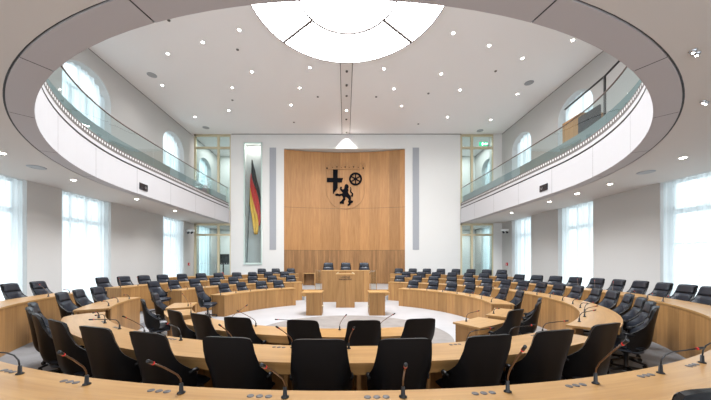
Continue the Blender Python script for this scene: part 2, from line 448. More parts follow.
for s0, s1 in zip(bounds, bounds[1:]):
    if s1-s0 < .1: continue
    k = 9; g = .009
    S = [s0+g+(s1-s0-2*g)*i/k for i in range(k+1)]
    for a, b in zip(S, S[1:]):
        pi, qi, po, qo = along(inner, a), along(inner, b), along(outb, a), along(outb, b)
        mb.face([(*pi, ZS), (*po, ZS), (*qo, ZS), (*qi, ZS)])
        mb.face([(*po, ZS), (*po, ZS+.05), (*qo, ZS+.05), (*qo, ZS)])
bk = opening(OR_+.01)
for (p, q, a, b) in zip(bk, bk[1:], j1, j1[1:]): mb.face([(*p, ZS+.03), (*a, ZS+.03), (*b, ZS+.03), (*q, ZS+.03)], None, 1)
struct(mb.build('trim_3', [M['band'], M['dark']]))
# fascia of the gallery: white panels, dark groove, upper lip
ZG0, ZG1, ZT = 5.44, 5.50, 5.80
mb = MB()
PF = PW; fb = [b for b in [0]+[OFFS+PF*k for k in range(NPAN*2+1)] if b < lenac]+[lenac]
bki = opening(OR_+.04)
for s0, s1 in zip(fb, fb[1:]):
    if s1-s0 < .1: continue
    k = 6; g = .005; S = [s0+g+(s1-s0-2*g)*i/k for i in range(k+1)]
    for a, b in zip(S, S[1:]):
        p, q = along(inner, a), along(inner, b)
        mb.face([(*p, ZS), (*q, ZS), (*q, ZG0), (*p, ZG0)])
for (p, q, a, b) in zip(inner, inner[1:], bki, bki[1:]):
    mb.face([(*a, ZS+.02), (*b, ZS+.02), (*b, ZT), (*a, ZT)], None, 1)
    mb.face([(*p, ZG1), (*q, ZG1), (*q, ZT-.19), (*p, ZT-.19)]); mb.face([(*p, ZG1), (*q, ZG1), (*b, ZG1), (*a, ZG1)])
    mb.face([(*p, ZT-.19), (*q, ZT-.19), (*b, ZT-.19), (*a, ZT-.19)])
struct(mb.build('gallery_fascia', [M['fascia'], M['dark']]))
# band added behind the glass, its teal colour standing for a grazing reflection
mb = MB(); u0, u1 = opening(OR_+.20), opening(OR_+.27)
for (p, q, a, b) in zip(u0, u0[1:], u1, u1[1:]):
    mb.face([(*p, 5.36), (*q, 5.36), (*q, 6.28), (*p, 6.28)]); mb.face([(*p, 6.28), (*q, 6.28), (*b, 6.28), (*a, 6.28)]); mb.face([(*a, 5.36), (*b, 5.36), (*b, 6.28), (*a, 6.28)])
struct(mb.build('gallery_reflection_band', M['teal']))

# glass railing
rr = empty('glass_railing', (0, OY, 5.7), 0, 'green-tinted glass railing with bronze handrail along the curved gallery edge', 'railing')
def P_(p, z): return (p[0], p[1]-OY, z-5.7)
gl0 = opening(OR_+.05)
PG = 2.35
gb = [b for b in [0]+[OFFS+.6+PG*k for k in range(NPAN+1)] if b < lenac]+[lenac]
for s0, s1 in zip(gb, gb[1:]):
    if s1-s0 < .2: continue
    mb = MB(); k = 8; S = [s0+.008+(s1-s0-.016)*i/k for i in range(k+1)]
    mb.grid([[P_(along(gl0, s), ZT-.06), P_(along(gl0, s), 6.78)] for s in S]); mb.build('glass_pane', M['glass'], rr)
mb = MB(); mb.tube([P_(p, 6.80) for p in gl0], .022, 8); mb.build('handrail', M['rail'], rr)
mb = MB()   # perforated clamping strip with row of light studs
g1, g2 = opening(OR_+.02), opening(OR_+.10)
for (p, q, a, b) in zip(g1, g1[1:], g2, g2[1:]):
    mb.face([P_(p, ZT-.19), P_(q, ZT-.19), P_(q, ZT+.03), P_(p, ZT+.03)]); mb.face([P_(p, ZT+.03), P_(q, ZT+.03), P_(b, ZT+.03), P_(a, ZT+.03)])
s = .05
while s < lenac-.05:
    p = along(inner, s); c = Vector((p[0], p[1]-OY, ZT-5.7-.06)); d = Vector((p[0], (p[1]-OY) if p[1] < OY else 0, 0)).normalized()
    tt = Vector((-d.y, d.x, 0)); c += d*.010
    mb.face([tuple(c-tt*.030-Vector((0, 0, .036))), tuple(c+tt*.030-Vector((0, 0, .036))), tuple(c+tt*.030+Vector((0, 0, .036))), tuple(c-tt*.030+Vector((0, 0, .036)))], None, 1)
    s += .13
mb.build('clamping_strip', [M['ringm'], M['white']], rr)['label'] = 'dark clamping strip dotted with pale studs'

# ------------------------------------------------------------------ SETTING: back wall
mb = MB(); T = 20.4; B = BACK
PX0, PX1 = -4.14, 3.87            # wood niche
NX0, NX1, NZ0, NZ1 = -6.79, -5.58, 1.75, 9.82     # flag niche
mb.box(-7.67, NX0, B, T, .4, ZC); mb.box(NX1, PX0, B, T, .4, ZC)
mb.box(NX0, NX1, B, T, .4, NZ0); mb.box(NX0, NX1, B, T, NZ1, ZC); mb.box(NX0, NX1, B+.5, T, NZ0, NZ1)
mb.box(PX0, PX1, B, T, 9.42, ZC); mb.box(PX0, PX1, B+.85, T, .4, 9.42)
mb.box(PX1, 7.53, B, T, .4, ZC)
mb.box(9.72, SIDE, B, B+.5, .4, ZC)
struct(mb.build('wall_back', M['wall']))
mb = MB(); mb.box(-SIDE, SIDE, 23.2, 23.4, .4, ZC); struct(mb.build('wall_back', M['wall']))
# grey fabric stripes
for x0, x1, s in ((-5.09, -4.66, 'left'), (4.38, 4.80, 'right')):
    mb = MB(); mb.box(x0, x1, B-.025, B-.001, 2.72, 9.48)
    tag(mb.build('acoustic_strip', M['stripe'], bevel=.004), 'tall narrow grey strip on the white wall, %s of the wood panel' % s, 'wall panel', 'grey strips beside the wood panel')
# concave oak wall
SAG = .55; CH = (PX1-PX0)/2; RW_ = (CH*CH+SAG*SAG)/(2*SAG); PCX = (PX0+PX1)/2
def niche_y(x): return B+SAG-RW_+math.sqrt(RW_*RW_-(x-PCX)**2)+.0
def curved(mb, z0, z1, mi=0, off=0, x0=PX0, x1=PX1):
    n = 36
    for i in range(n):
        a = x0+(x1-x0)*i/n; b = x0+(x1-x0)*(i+1)/n
        mb.face([(a, niche_y(a)-off, z0), (b, niche_y(b)-off, z0), (b, niche_y(b)-off, z1), (a, niche_y(a)-off, z1)], [(a+9, z0), (b+9, z0), (b+9, z1), (a+9, z1)], mi)
pw = empty('curved_wood_panel', (0, 0, 0), 0, 'tall concave oak wall panel behind the rostrum', 'wall panel')
for nm_, z0, z1, m in (('lower_panel', .46, 2.70, 'lowwood'), ('middle_panel', 2.715, 5.56, 'wallwood'), ('upper_panel', 5.575, 9.38, 'wallwood')):
    mb = MB(); curved(mb, z0, z1); o = mb.build(nm_, M[m], pw)
    if m == 'lowwood': o['label'] = 'darker narrow-slatted oak'
mb = MB(); curved(mb, .46, 9.36, 0, -.02); mb.build('joint_backing', M['dark'], pw)
mb = MB(); n = 36
for i in range(n):
    a = PX0+(PX1-PX0)*i/n; b = PX0+(PX1-PX0)*(i+1)/n
    mb.face([(a, B, 9.415), (b, B, 9.415), (b, B+.84, 9.415), (a, B+.84, 9.415)])
struct(mb.build('trim_4', M['wall']))

# ------------------------------------------------------------------ crest on the wood wall
S1 = 19.7/290
def wp(px, py): return (-.1+(px-345)*S1, 1.85+(263-py)*S1)     # measured place of a crest point on the panel (x, z)
cr = empty('coat_of_arms', (0, 0, 0), 0, 'large black and wood coat of arms with cross, wheel and lion on the oak wall', 'coat of arms')
def crestpoly(name, pts, m, depth=.05, off=.0):
    mb = MB(); P = [wp(*p) for p in pts]; n = len(P)
    fr = [(x, niche_y(x)-.01-depth-off, z) for x, z in P]; bk_ = [(x, niche_y(x)-.01, z) for x, z in P]
    mb.face(fr, None)
    for i in range(n): j = (i+1) % n; mb.face([fr[i], bk_[i], bk_[j], fr[j]])
    return mb.build(name, M[m], cr)
def zp(x, y): return (318+x/7.41, 158+y/7.41)
crestpoly('cross', [zp(*p) for p in [(111, 86), (146, 86), (146, 148), (186, 148), (176, 180), (146, 180), (146, 222), (111, 268), (111, 180), (66, 180), (66, 148), (111, 148)]], 'crest')
lion = [(128, 268), (142, 262), (156, 268), (176, 264), (184, 256), (174, 248), (164, 236), (162, 222), (170, 210), (178, 216), (176, 228), (186, 234), (194, 226), (196, 208), (204, 194), (214, 192), (226, 204), (228, 216), (222, 226), (226, 240), (222, 254),
        (230, 268), (242, 280), (246, 296), (244, 312), (254, 318), (262, 314), (258, 330), (244, 336), (238, 348), (222, 356), (218, 346), (228, 336), (222, 322), (228, 308), (218, 296), (206, 288), (200, 296), (206, 304), (198, 314), (192, 320), (194, 334), (186, 342), (176, 336), (162, 338), (160, 326), (172, 318), (186, 300), (182, 286), (176, 278), (160, 282), (144, 280), (130, 280)]
crestpoly('lion', [zp(*p) for p in lion], 'crest')
tail = [(236, 244), (240, 256), (248, 262), (250, 270), (244, 280), (252, 290), (260, 282), (262, 266), (254, 256), (246, 246), (248, 232), (244, 216), (238, 214), (240, 230)]
crestpoly('lion_tail', [zp(*p) for p in tail], 'crest')
mb = MB(); cxw, czw = wp(*zp(278, 156)); ro, ri = 48/7.41*S1, 35/7.41*S1
for i in range(32):
    a, b = i*math.pi/16, (i+1)*math.pi/16
    def q(r, t, y): return (cxw+r*math.cos(t), niche_y(cxw)+.0-y, czw+r*math.sin(t))
    mb.face([q(ri, a, .08), q(ro, a, .08), q(ro, b, .08), q(ri, b, .08)]); mb.face([q(ro, a, .08), q(ro, a, 0), q(ro, b, 0), q(ro, b, .08)]); mb.face([q(ri, a, .08), q(ri, b, .08), q(ri, b, 0), q(ri, a, 0)])
mb.build('wheel_rim', M['crest'], cr)
mb = MB()
for i in range(3):
    t = R_(90+60*i); dx, dz = math.cos(t), math.sin(t); w_ = .038
    P = [(cxw+s1*dx*ri*1.03-s2*dz*w_, niche_y(cxw)-.078, czw+s1*dz*ri*1.03+s2*dx*w_) for s1, s2 in ((-1, -1), (1, -1), (1, 1), (-1, 1))]
    mb.face(P); Q = [(p[0], p[1]+.07, p[2]) for p in P]
    for k in range(4): mb.face([P[k], Q[k], Q[(k+1) % 4], P[(k+1) % 4]])
P = [(cxw+.1*math.cos(k*math.pi/8), niche_y(cxw)-.088, czw+.1*math.sin(k*math.pi/8)) for k in range(16)]; mb.face(P)
mb.build('wheel_spokes', M['crest'], cr)
# shield outline and crown of leaves, same wood slightly raised with a thin dark edge
sh = [(62, 84), (62, 262)]+[(205+cx_, cy_) for cx_, cy_ in [(-128, 300), (-112, 330), (-80, 358), (-40, 374), (0, 380), (40, 374), (80, 358), (112, 330), (128, 300)]]+[(342, 262), (342, 84), (62, 84)]
mb = MB(); mb.tube([(x, niche_y(x)-.015, z) for x, z in [wp(*zp(*p)) for p in sh]], .014, 6); mb.build('shield_outline', M['engrave'], cr)
for i in range(5):
    bx = 78+i*63
    mb = MB()
    for dx, dy, r in ((0, -26, 13), (-13, -14, 11), (13, -14, 11)):
        P = [wp(*zp(bx+dx+r*math.cos(k*math.pi/6), 66+dy+r*math.sin(k*math.pi/6))) for k in range(13)]
        mb.tube([(x, niche_y(x)-.015, z) for x, z in P], .010, 5)
    mb.tube([(x, niche_y(x)-.015, z) for x, z in [wp(*zp(bx, 74)), wp(*zp(bx, 50))]], .012, 5)
    mb.build('crown_leaf', M['engrave'], cr)
mb = MB()
for i, (x, y, r) in enumerate([(67, 76, 6), (335, 76, 6), (108, 70, 3), (140, 66, 5), (172, 69, 3), (201, 66, 5), (232, 69, 3), (264, 66, 5), (298, 70, 3)]):
    X, Z = wp(*zp(x, y)); rr_ = r/7.41*S1
    mb.face([(X+rr_*math.cos(k*math.pi/5), niche_y(X)-.03, Z+rr_*math.sin(k*math.pi/5)) for k in range(10)])
mb.build('crown_jewels', M['crest'], cr)

# ------------------------------------------------------------------ flag niche
fc = empty('flag_showcase', (0, 0, 0), 0, 'tall glass-fronted showcase niche with pale green glass edges in the white wall', 'showcase')
mb = MB(); t = .07
mb.box(NX0, NX0+t, B-.06, B+.02, NZ0, NZ1); mb.box(NX1-t, NX1, B-.06, B+.02, NZ0, NZ1); mb.box(NX0, NX1, B-.06, B+.02, NZ1-t, NZ1); mb.box(NX0, NX1, B-.10, B+.02, NZ0, NZ0+.12)
mb.build('glass_edge', mat('pale_green_edge', (.55, .66, .62), .3), fc)
mb = MB(); mb.box(NX0+t, NX1-t, B-.03, B-.02, NZ0+.1, NZ1-t); mb.build('glass_front', M['clear'], fc)
mb = MB(); mb.box(NX0+.002, NX1-.002, B+.47, B+.495, NZ0+.002, NZ1-.002); mb.build('back_panel', mat('showcase_grey', (.46, .46, .45), .7), fc)
fl = empty('flag', (-6.55, B+.2, NZ0+.12), 0, 'black red and gold flag hanging from a slanted pole in the glass showcase', 'flag')
def F_(px, py, y): return (-.1+(px-345)*(19.35/290)+6.55, y, 1.85+(263-py)*(19.35/290)-NZ0-.12)
mb = MB(); mb.tube([F_(246.5, 262.5, 0), F_(249.3, 200, .02), F_(251.8, 163, .02)], .03, 8); mb.lathe([(0, .12), (.05, .06), (.05, 0), (0, -.03)], 8, F_(251.8, 163, .02)); mb.build('flag_pole', M['blackmetal'], fl)
def strip(name, m, cols, ph):
    mb = MB(); P = []
    for Y_, a, b in cols:
        P.append([F_(236+(a+(b-a)*k/10)/3.04, 138+Y_/3.03, -.06+.05*math.sin(k*1.3+ph+Y_*.02)) for k in range(11)])
    mb.grid(P); o = mb.build(name, M[m], fl); sd = o.modifiers.new('cloth', 'SOLIDIFY'); sd.thickness = .008
strip('black_stripe', 'flagk', [(66, 47, 50), (80, 46.5, 53), (100, 46, 58), (120, 48, 62), (140, 54, 67), (160, 62, 72), (180, 68, 76), (200, 72, 78), (218, 75, 79), (232, 76, 78.5)], 0)
strip('red_stripe', 'flagr', [(108, 45.5, 46.5), (120, 44.5, 48.5), (140, 43.5, 54.5), (160, 46, 62.5), (180, 50, 68.5), (200, 55, 72.5), (218, 60, 75.5), (232, 64, 76.5), (250, 67, 76), (266, 68, 73)], 2)
strip('gold_stripe', 'flagg', [(150, 42.5, 44), (165, 41.5, 47), (180, 41, 50.5), (200, 41, 55.5), (218, 43, 60.5), (232, 46, 64.5), (250, 49, 67.5), (266, 51, 68.5), (280, 53, 68), (292, 56, 66)], 4)
L = bpy.data.lights.new('showcase_fill', 'AREA'); L.shape = 'RECTANGLE'; L.size = .9; L.size_y = .2; L.energy = 5; L.color = (1, .97, .93)  # added fill light without a fitting, brightens the niche interior
lo = bpy.data.objects.new('showcase_fill', L); COL.objects.link(lo); lo.location = (-6.18, B+.2, NZ1-.03)

# ------------------------------------------------------------------ glazed partitions
def partition(sg, upper, lab):
    x0, x1 = (-SIDE+.2, -7.67) if sg < 0 else (7.53, 9.72)
    z0, z1 = (5.36, ZC-.02) if upper else (.46, ZS-.03)
    tz = z1-(.95 if upper else .82)
    xm = x1-.82 if sg < 0 else x0+.78
    ro = empty('glazed_partition', (x0, B, z0), 0, lab, 'glass partition', 'brass framed glass partitions at the back corners')
    mb = MB(); f = .13; X = lambda v: v-x0
    mb.box(0, f, 0, .12, 0, z1-z0); mb.box(X(x1)-.06, X(x1), 0, .12, 0, z1-z0); mb.box(0, X(x1), 0, .12, z1-z0-f, z1-z0); mb.box(0, X(x1), -.005, .125, tz-z0, tz-z0+.13); mb.box(X(xm)-.07, X(xm)+.07, -.004, .124, 0, z1-z0)
    mb.build('frame', M['brass'], ro)
    mb = MB(); mb.box(f, X(x1)-.06, .05, .06, 0, z1-z0-f); mb.build('glass', M['glass'], ro)
    mb = MB(); dx = X(xm)-.16 if sg < 0 else X(xm)+.16
    mb.tube([(dx, -.05, 1.0), (dx, -.05, 1.3)], .02, 6); mb.build('door_handle', M['chrome'], ro)
    if not upper:
        mb = MB(); k = .2
        while k < X(x1)-.15:
            mb.box(k, k+.05, .044, .048, 1.35, 1.39); k += .16
        mb.build('marker_dots', M['ventm'], ro)
    return ro
partition(-1, False, 'brass framed glass door partition under the gallery at the back left')
partition(-1, True, 'brass framed glass partition on the gallery at the back left')
partition(1, False, 'brass framed glass door partition under the gallery at the back right')
partition(1, True, 'brass framed glass partition on the gallery at the back right')
for sg in (-1, 1):  # unseen area lights added to brighten the space behind the glass
    for z, pw_ in ((ZS-.06, 22), (ZC-.06, 30)):
        L = bpy.data.lights.new('lobby_fill', 'AREA'); L.shape = 'RECTANGLE'; L.size = 1.6; L.size_y = 2.0; L.energy = pw_; L.color = (1, .98, .95)
        lo = bpy.data.objects.new('lobby_fill', L); COL.objects.link(lo); lo.location = (sg*8.9, 21.4, z)
# exit sign
ex = empty('exit_sign', (9.05, B-.03, 9.72), 0, 'small green lit running man exit sign in the upper right glass partition', 'sign')
mb = MB(); mb.box(-.28, .28, -.02, .0, -.13, .13); mb.build('sign_panel', M['exitg'], ex)
mb = MB()
for P in ([(-.10, .05), (-.06, .09), (-.02, .05), (-.06, .01)], [(-.14, .0), (.0, .02), (-.02, -.03), (-.12, -.02)], [(-.08, -.03), (-.02, -.03), (-.05, -.10), (-.10, -.10)], [(.06, .0), (.13, .07), (.13, .03), (.24, .03), (.24, -.03), (.13, -.03), (.13, -.07)]):
    mb.face([(x, -.026, z) for x, z in P])
mb.build('pictogram', M['exitw'], ex)
# wall speakers / projector bars and alarm buttons near the back corners
for sg, x, y, lab, lab2 in ((-1, -10.22, 18.75, 'left', 'left'), (1, 10.22, 18.5, 'right', 'right')):
    r0 = empty('wall_camera', (x, y, 3.85), 0, 'white bracket with two small black cameras on the %s wall near back corner' % lab, 'camera', 'wall cameras')
    mb = MB(); mb.box(-.07 if sg < 0 else -.35, .35 if sg < 0 else .07, -.1, .1, .03, .15); mb.build('bracket', M['white'], r0, .01)
    for k in (0, 1):
        mb = MB(); c0 = Vector((-sg*(.05+.22*k), -.05, -.02)); mb.tube([tuple(c0+Vector((0, .05, .03))), tuple(c0), tuple(c0+Vector((-sg*.03, -.16, -.06)))], [.03, .06, .06], 10); mb.build('camera_head', M['screen'], r0)
    mb = MB(); yy = 18.9 if sg < 0 else 18.6
    a0 = empty('alarm_button', (sg*(SIDE-.01), yy, 1.78), 0, 'small red fire alarm button low on the %s wall near the glass partition' % lab2, 'alarm', 'red alarm buttons')
    mb.box(-.05, .05, -.09, .09, -.09, .09); mb.build('housing', M['redp'], a0, .01)
    mb = MB(); mb.box(-sg*.055-.004, -sg*.055+.004, -.03, .03, -.03, .03); mb.build('button', M['white'], a0)
# small black wall monitor behind the lower left partition
mb = MB(); mb.box(-8.7, -7.9, 19.5, 19.56, 1.75, 2.45); mb.box(-8.34, -8.26, 19.52, 19.55, .45, 1.75)
tag(mb.build('monitor', M['screen']), 'black monitor behind the lower left glass partition', 'monitor')

# fascia displays
for sg, y, lab in ((-1, 11.35, 'left'), (1, 11.45, 'right')):
    X = OX+sg*half(y); r0 = empty('fascia_display', (X-sg*.015, y, 4.82), 0, 'small black square display on the %s gallery fascia' % lab, 'display', 'black fascia displays')
    mb = MB(); mb.box(-.02, .02, -.22, .22, -.125, .125); mb.build('casing', M['screen'], r0, .006)
    mb = MB(); mb.lathe([(0, 0), (.06, 0), (.06, .01)], 12); o = mb.build('lens', M['socket'], r0); o.rotation_euler = (0, -sg*R_(90), 0); o.location = (-sg*.024, .08, 0)

# gallery furniture at the upper right: oak stand with a dark screen, black stair rail
st = empty('gallery_lectern', (8.72, 11.0, 5.36), 0, 'oak stand with a dark screen behind the glass railing on the right gallery', 'stand')
mb = MB(); mb.box(-.16, .0, -.35, .55, 0, 2.02); mb.box(0, .7, -.35, -.25, 0, 2.02); mb.build('oak_body', M['panel'], st, .005)
mb = MB(); mb.box(-.22, -.165, -1.2, -.30, 1.25, 1.85); mb.build('screen', M['screen'], st, .01)['label'] = 'dark square screen'
br = empty('stair_handrail', (8.12, 9.2, 5.36), 0, 'black metal handrail with a post rising above the right gallery glass', 'handrail')
mb = MB(); mb.tube([(.25, 1.95, 2.40), (.02, .0, 2.42), (-.4, -1.5, 2.42), (-1.0, -2.6, 2.42)], .032, 8); mb.build('rail', M['blackmetal'], br)
mb = MB(); mb.tube([(.02, .0, 0), (.02, .0, 2.42)], .035, 8); mb.build('post', M['blackmetal'], br)

# ------------------------------------------------------------------ ceiling light disc
dl = empty('ceiling_light_disc', (0, 9.05, ZC-.06), 0, 'huge round luminous ceiling light with an inner ring and dark spokes', 'ceiling light')
LR, LI = 3.2, 1.58
mb = MB(); n = 72
for i in range(n):
    a, b = 2*math.pi*i/n, 2*math.pi*(i+1)/n
    mb.face([(LI*math.cos(a), LI*math.sin(a), 0), (LR*math.cos(a), LR*math.sin(a), 0), (LR*math.cos(b), LR*math.sin(b), 0), (LI*math.cos(b), LI*math.sin(b), 0)][::-1])
mb.build('outer_diffuser', M['lamp'], dl)
mb = MB(); mb.face([(LI*.985*math.cos(2*math.pi*i/n), LI*.985*math.sin(2*math.pi*i/n), -.02) for i in range(n)][::-1]); mb.build('inner_diffuser', M['lamp'], dl)
mb = MB(); mb.lathe([(LR, -.02), (LR+.03, -.02), (LR+.03, .055), (LR, .055)], 72); mb.lathe([(LI-.035, -.10), (LI+.025, -.10), (LI+.025, .0), (LI-.035, .0)], 72); mb.build('rim', M['ringm'], dl)
for k in range(4):
    a = R_(40+100*k if k < 2 else 220+100*(k-2)); mb = MB(); rot = Matrix.Rotation(a, 3, 'Z'); mb.box(LI, LR, -.045, .045, -.05, -.003, 0, rot); mb.build('spoke', M['ringm'], dl)
# channel strip from the disc to the back wall
mb = MB()
for x in (-.30, .22): mb.box(x-.014, x+.014, 12.3, B, ZC-.02, ZC-.001)
mb.box(-.286, .206, 12.3, B, ZC-.006, ZC-.001, 1)
struct(mb.build('trim_5', [M['ringm'], mat('channel_grey', (.76, .72, .705), .8)]))
mb = MB()
tag(None or (lambda: (mb.lathe([(0, -.05), (.05, -.05), (.06, 0), (0, 0)], 10, (-.02, 13.9, ZC-.007)), [mb.lathe([(0, -.04), (.05, -.04), (.06, 0), (0, 0)], 10, (-.02, y, ZC-.007)) for y in (12.9, 14.8, 17.2)], mb.build('track_spot', M['ringm']))[-1])(), 'row of small dark spot fittings in the ceiling channel', 'ceiling light', None)

# ------------------------------------------------------------------ downlights
def disc_mesh(name, r, z, m):
    mb = MB(); mb.face([(r*math.cos(k*math.pi/8), r*math.sin(k*math.pi/8), z) for k in range(16)][::-1]); return mb
dproto = None
def downlight(x, y, z, lab, grp, power, size=62, big=1.0):
    global dproto
    if dproto is None:
        dproto = empty('downlight', (0, 0, 0)); mb = MB(); mb.lathe([(.075, 0), (.10, -.004), (.10, .004)], 18); mb.build('trim_ring', M['white'], dproto)
        disc_mesh('lens', .075, -.003, 'spot').build('lens', M['spot'], dproto); r = dproto; r['_k'] = 1
    else:
        r = copy_tree(dproto, DK)
    r.location = (x, y, z-.006); r.scale = (big, big, 1); tag(r, lab, 'ceiling light', grp)
    if power:
        L = bpy.data.lights.new('downlight_beam', 'SPOT'); L.energy = power; L.spot_size = R_(130); L.spot_blend = 1; L.shadow_soft_size = .08; L.color = (1, .975, .95)
        lo = bpy.data.objects.new('downlight_beam', L); COL.objects.link(lo); lo.location = (x, y, z-.03)
    return r
ordn = ['leftmost', 'second from left', 'third from left', 'fourth from left', 'fifth from left', 'sixth from left', 'rightmost']
rowsC = [([(-8.87, 16.94), (-6.61, 16.24), (-3.02, 15.67), (-.02, 16.23), (2.98, 15.77), (5.89, 16.96), (8.58, 17.29)], 'row nearest the back wall'),
         ([(-8.88, 13.94), (-5.59, 14.12), (-2.31, 14.14), (2.29, 14.22), (5.57, 14.32), (8.61, 14.64)], 'second row from the back wall'),
         ([(-7.33, 11.83), (-4.26, 12.95), (-1.63, 12.67), (1.61, 12.75), (4.24, 13.1), (7.3, 12.1)], 'third row, in front of the luminous disc'),
         ([(-5.6, 11.22), (-3.98, 10.62), (3.92, 10.77), (5.56, 11.39), (8.63, 11.11)], 'row level with the luminous disc')]
first = True; DK = {}
for pts, rn in rowsC:
    for i, (x, y) in enumerate(pts):
        o_ = 'rightmost' if i == len(pts)-1 else ordn[i]
        r = downlight(x, y, ZC, 'small ceiling downlight, %s in the %s' % (o_, rn), 'upper ceiling downlights', SPOT_CEIL, big=.66)
        if first: DK = kidmap(r); first = False
for i, (x, y) in enumerate([(-8.37, 6.99), (-8.77, 9.26), (-8.72, 12.01), (-8.71, 14.69)]):
    downlight(x, y, ZS, 'round soffit downlight under the left gallery, %s from the camera' % ['first', 'second', 'third', 'fourth'][i], 'gallery soffit downlights', SPOT_SOFFIT, big=.85)
for i, (x, y) in enumerate([(8.41, 7.3), (8.79, 9.73), (8.75, 11.06), (8.73, 12.52), (8.67, 15.28)]):
    downlight(x, y, ZS, 'round soffit downlight under the right gallery, %s from the camera' % ['first', 'second', 'third', 'fourth', 'fifth'][i], 'gallery soffit downlights', SPOT_SOFFIT*.6, big=.85)
for x, y, lab in ((4.29, 3.64, 'upper'), (5.81, 4.77, 'lower')):
    r0 = empty('twin_spotlight', (x, y, ZS-.003), R_(25), 'twin recessed spotlight in the near right soffit, %s of the two' % lab, 'ceiling light', 'twin spotlights')
    for s_ in (-.055, .055):
        mb = MB(); mb.lathe([(0, -.03), (.028, -.028), (.042, -.004), (.042, .0)], 12, (s_, 0, 0)); mb.build('lamp_head', M['chrome'], r0)
        mb = MB(); mb.lathe([(0, -.034), (.015, -.032)], 10, (s_, 0, 0)); mb.build('bulb', M['spot'], r0)
for k, (x, y, z, lab) in enumerate([(-8.87, 13.17, ZC, 'upper ceiling, near left'), (8.62, 13.74, ZC, 'upper ceiling, near right'), (-8.87, 18.29, ZC, 'upper ceiling, back left corner'), (8.61, 18.71, ZC, 'upper ceiling, back right corner'), (-8.62, 8.01, ZS, 'left gallery soffit'), (8.67, 8.45, ZS, 'right gallery soffit')]):
    r0 = empty('ceiling_speaker', (x, y, z-.002), 0, 'round grey ceiling speaker grille, %s' % lab, 'speaker', 'round ceiling speakers')
    mb = MB(); mb.lathe([(0, -.008), (.17, -.008)], 24); mb.build('grille', M['ventm'], r0)
    mb = MB(); mb.lathe([(.17, -.012), (.2, -.010), (.2, 0)], 24); mb.build('rim', M['stripe'], r0)
for k, (x, y, lab) in enumerate([(-6.3, 10.2, 'left of the luminous disc'), (6.6, 12.9, 'right of the luminous disc'), (-4.4, 11.6, 'between the disc and the left gallery'), (4.1, 14.6, 'right of the channel'), (-6.0, 15.2, 'towards the back left'), (-1.5, 14.9, 'left of the channel'), (1.5, 14.9, 'just right of the channel'), (-3.2, 17.6, 'near the back wall, left half'), (4.4, 17.8, 'near the back wall, right half')]):
    mb = MB(); mb.lathe([(0, -.03), (.045, -.025), (.06, 0)], 12); tag(mb.build('ceiling_sensor', M['ringm'], loc=(x, y, ZC-.001)), 'tiny dark round ceiling sensor %s' % lab, 'sensor', 'ceiling sensors')
# wall washer above the wood panel
L = bpy.data.lights.new('wall_washer_beam', 'SPOT'); L.energy = 75; L.spot_size = R_(90); L.spot_blend = .25; L.shadow_soft_size = .03; L.color = (1, .98, .95)
lo = bpy.data.objects.new('wall_washer_beam', L); COL.objects.link(lo); lo.location = (0.0, 18.93, ZC-.05)
mb = MB(); mb.lathe([(0, -.03), (.05, -.03), (.06, 0)], 12, (0, 18.93, ZC-.003)); tag(mb.build('wall_washer', M['ringm']), 'small ceiling fitting lighting the wall above the wood panel', 'ceiling light')

# ------------------------------------------------------------------ desks
LVL = {'B': 0.0, 'C': .15, 'D': .30, 'E': .45}; RAD = {'B': 4.2, 'C': 5.75, 'D': 7.25, 'E': 8.75}
RN = {'B': 'innermost', 'C': 'second', 'D': 'third', 'E': 'outermost'}
def desk(ring, a0, a1, lab, seats=(), low=None, p0=None, p1=None, round0=0, round1=0, open0=False, open1=False, sockets=(), name='curved_desk'):
    R = RAD[ring]; z = LVL[ring]; low = max(0, z-.15) if low is None else low
    am = (a0+a1)/2; org = rp(R+.27, am, z)
    ro = empty(name, org, 0, lab, 'desk', 'curved oak desks of the seating rings')
    off = Vector(org)
    def fin(mb, nm_, m, bev=0):
        mb.v = [tuple(Vector(v)-off) for v in mb.v]; return mb.build(nm_, m, ro, bev)
    mb = MB(); arcslab(mb, R-.015, R+.55, z+.715, z+.75, a0, a1, 0, 1.5, 'u', round0, round1); fin(mb, 'worktop', M['top'])
    q0 = a0+.15 if p0 is None else p0; q1 = a1-.15 if p1 is None else p1
    q0 += 0; mb = MB(); arcslab(mb, R-.002, R+.035, low+.002, z+.714, q0, q1, 0, 1.2); fin(mb, 'front_panel', M['panel'])
    ir = R+.53-max(round0, round1)*.0
    b0 = a0+math.degrees(round0/R)*.9; b1 = a1-math.degrees(round1/R)*.9
    mb = MB(); arcslab(mb, R+.50, R+.535, z+.63, z+.713, b0+.1, b1-.1, 0, 1.5, 'u'); fin(mb, 'apron', M['top'])
    da = math.degrees(.035/R)
    for e, op in ((a0+.15, open0), (a1-.15-da, open1)):
        if op is None: continue
        rr_ = R+.49
        mb = MB(); arcslab(mb, R+.036, rr_, z+.002, z+.714, e, e+da, 0, 2); fin(mb, 'side_panel', M['panel'])
    ss = sorted(seats)
    for a, b in zip(ss, ss[1:]):
        if b-a < 14:
            m_ = (a+b)/2; mb = MB(); arcslab(mb, R+.036, R+.46, z+.002, z+.714, m_-da/2, m_+da/2, 0, 2); fin(mb, 'divider_panel', M['panel'])
    for s_ in sockets:
        for k in range(3):
            aa = s_-math.degrees((.10+.055*k)/R); p = rp(R+.075, aa, z+.7505)
            mb = MB(); mb.lathe([(0, .002), (.012, .003), (.020, .004), (.022, 0)], 12, tuple(Vector(p)-off)); mb.build('desk_socket', M['socket'], ro)
    return ro

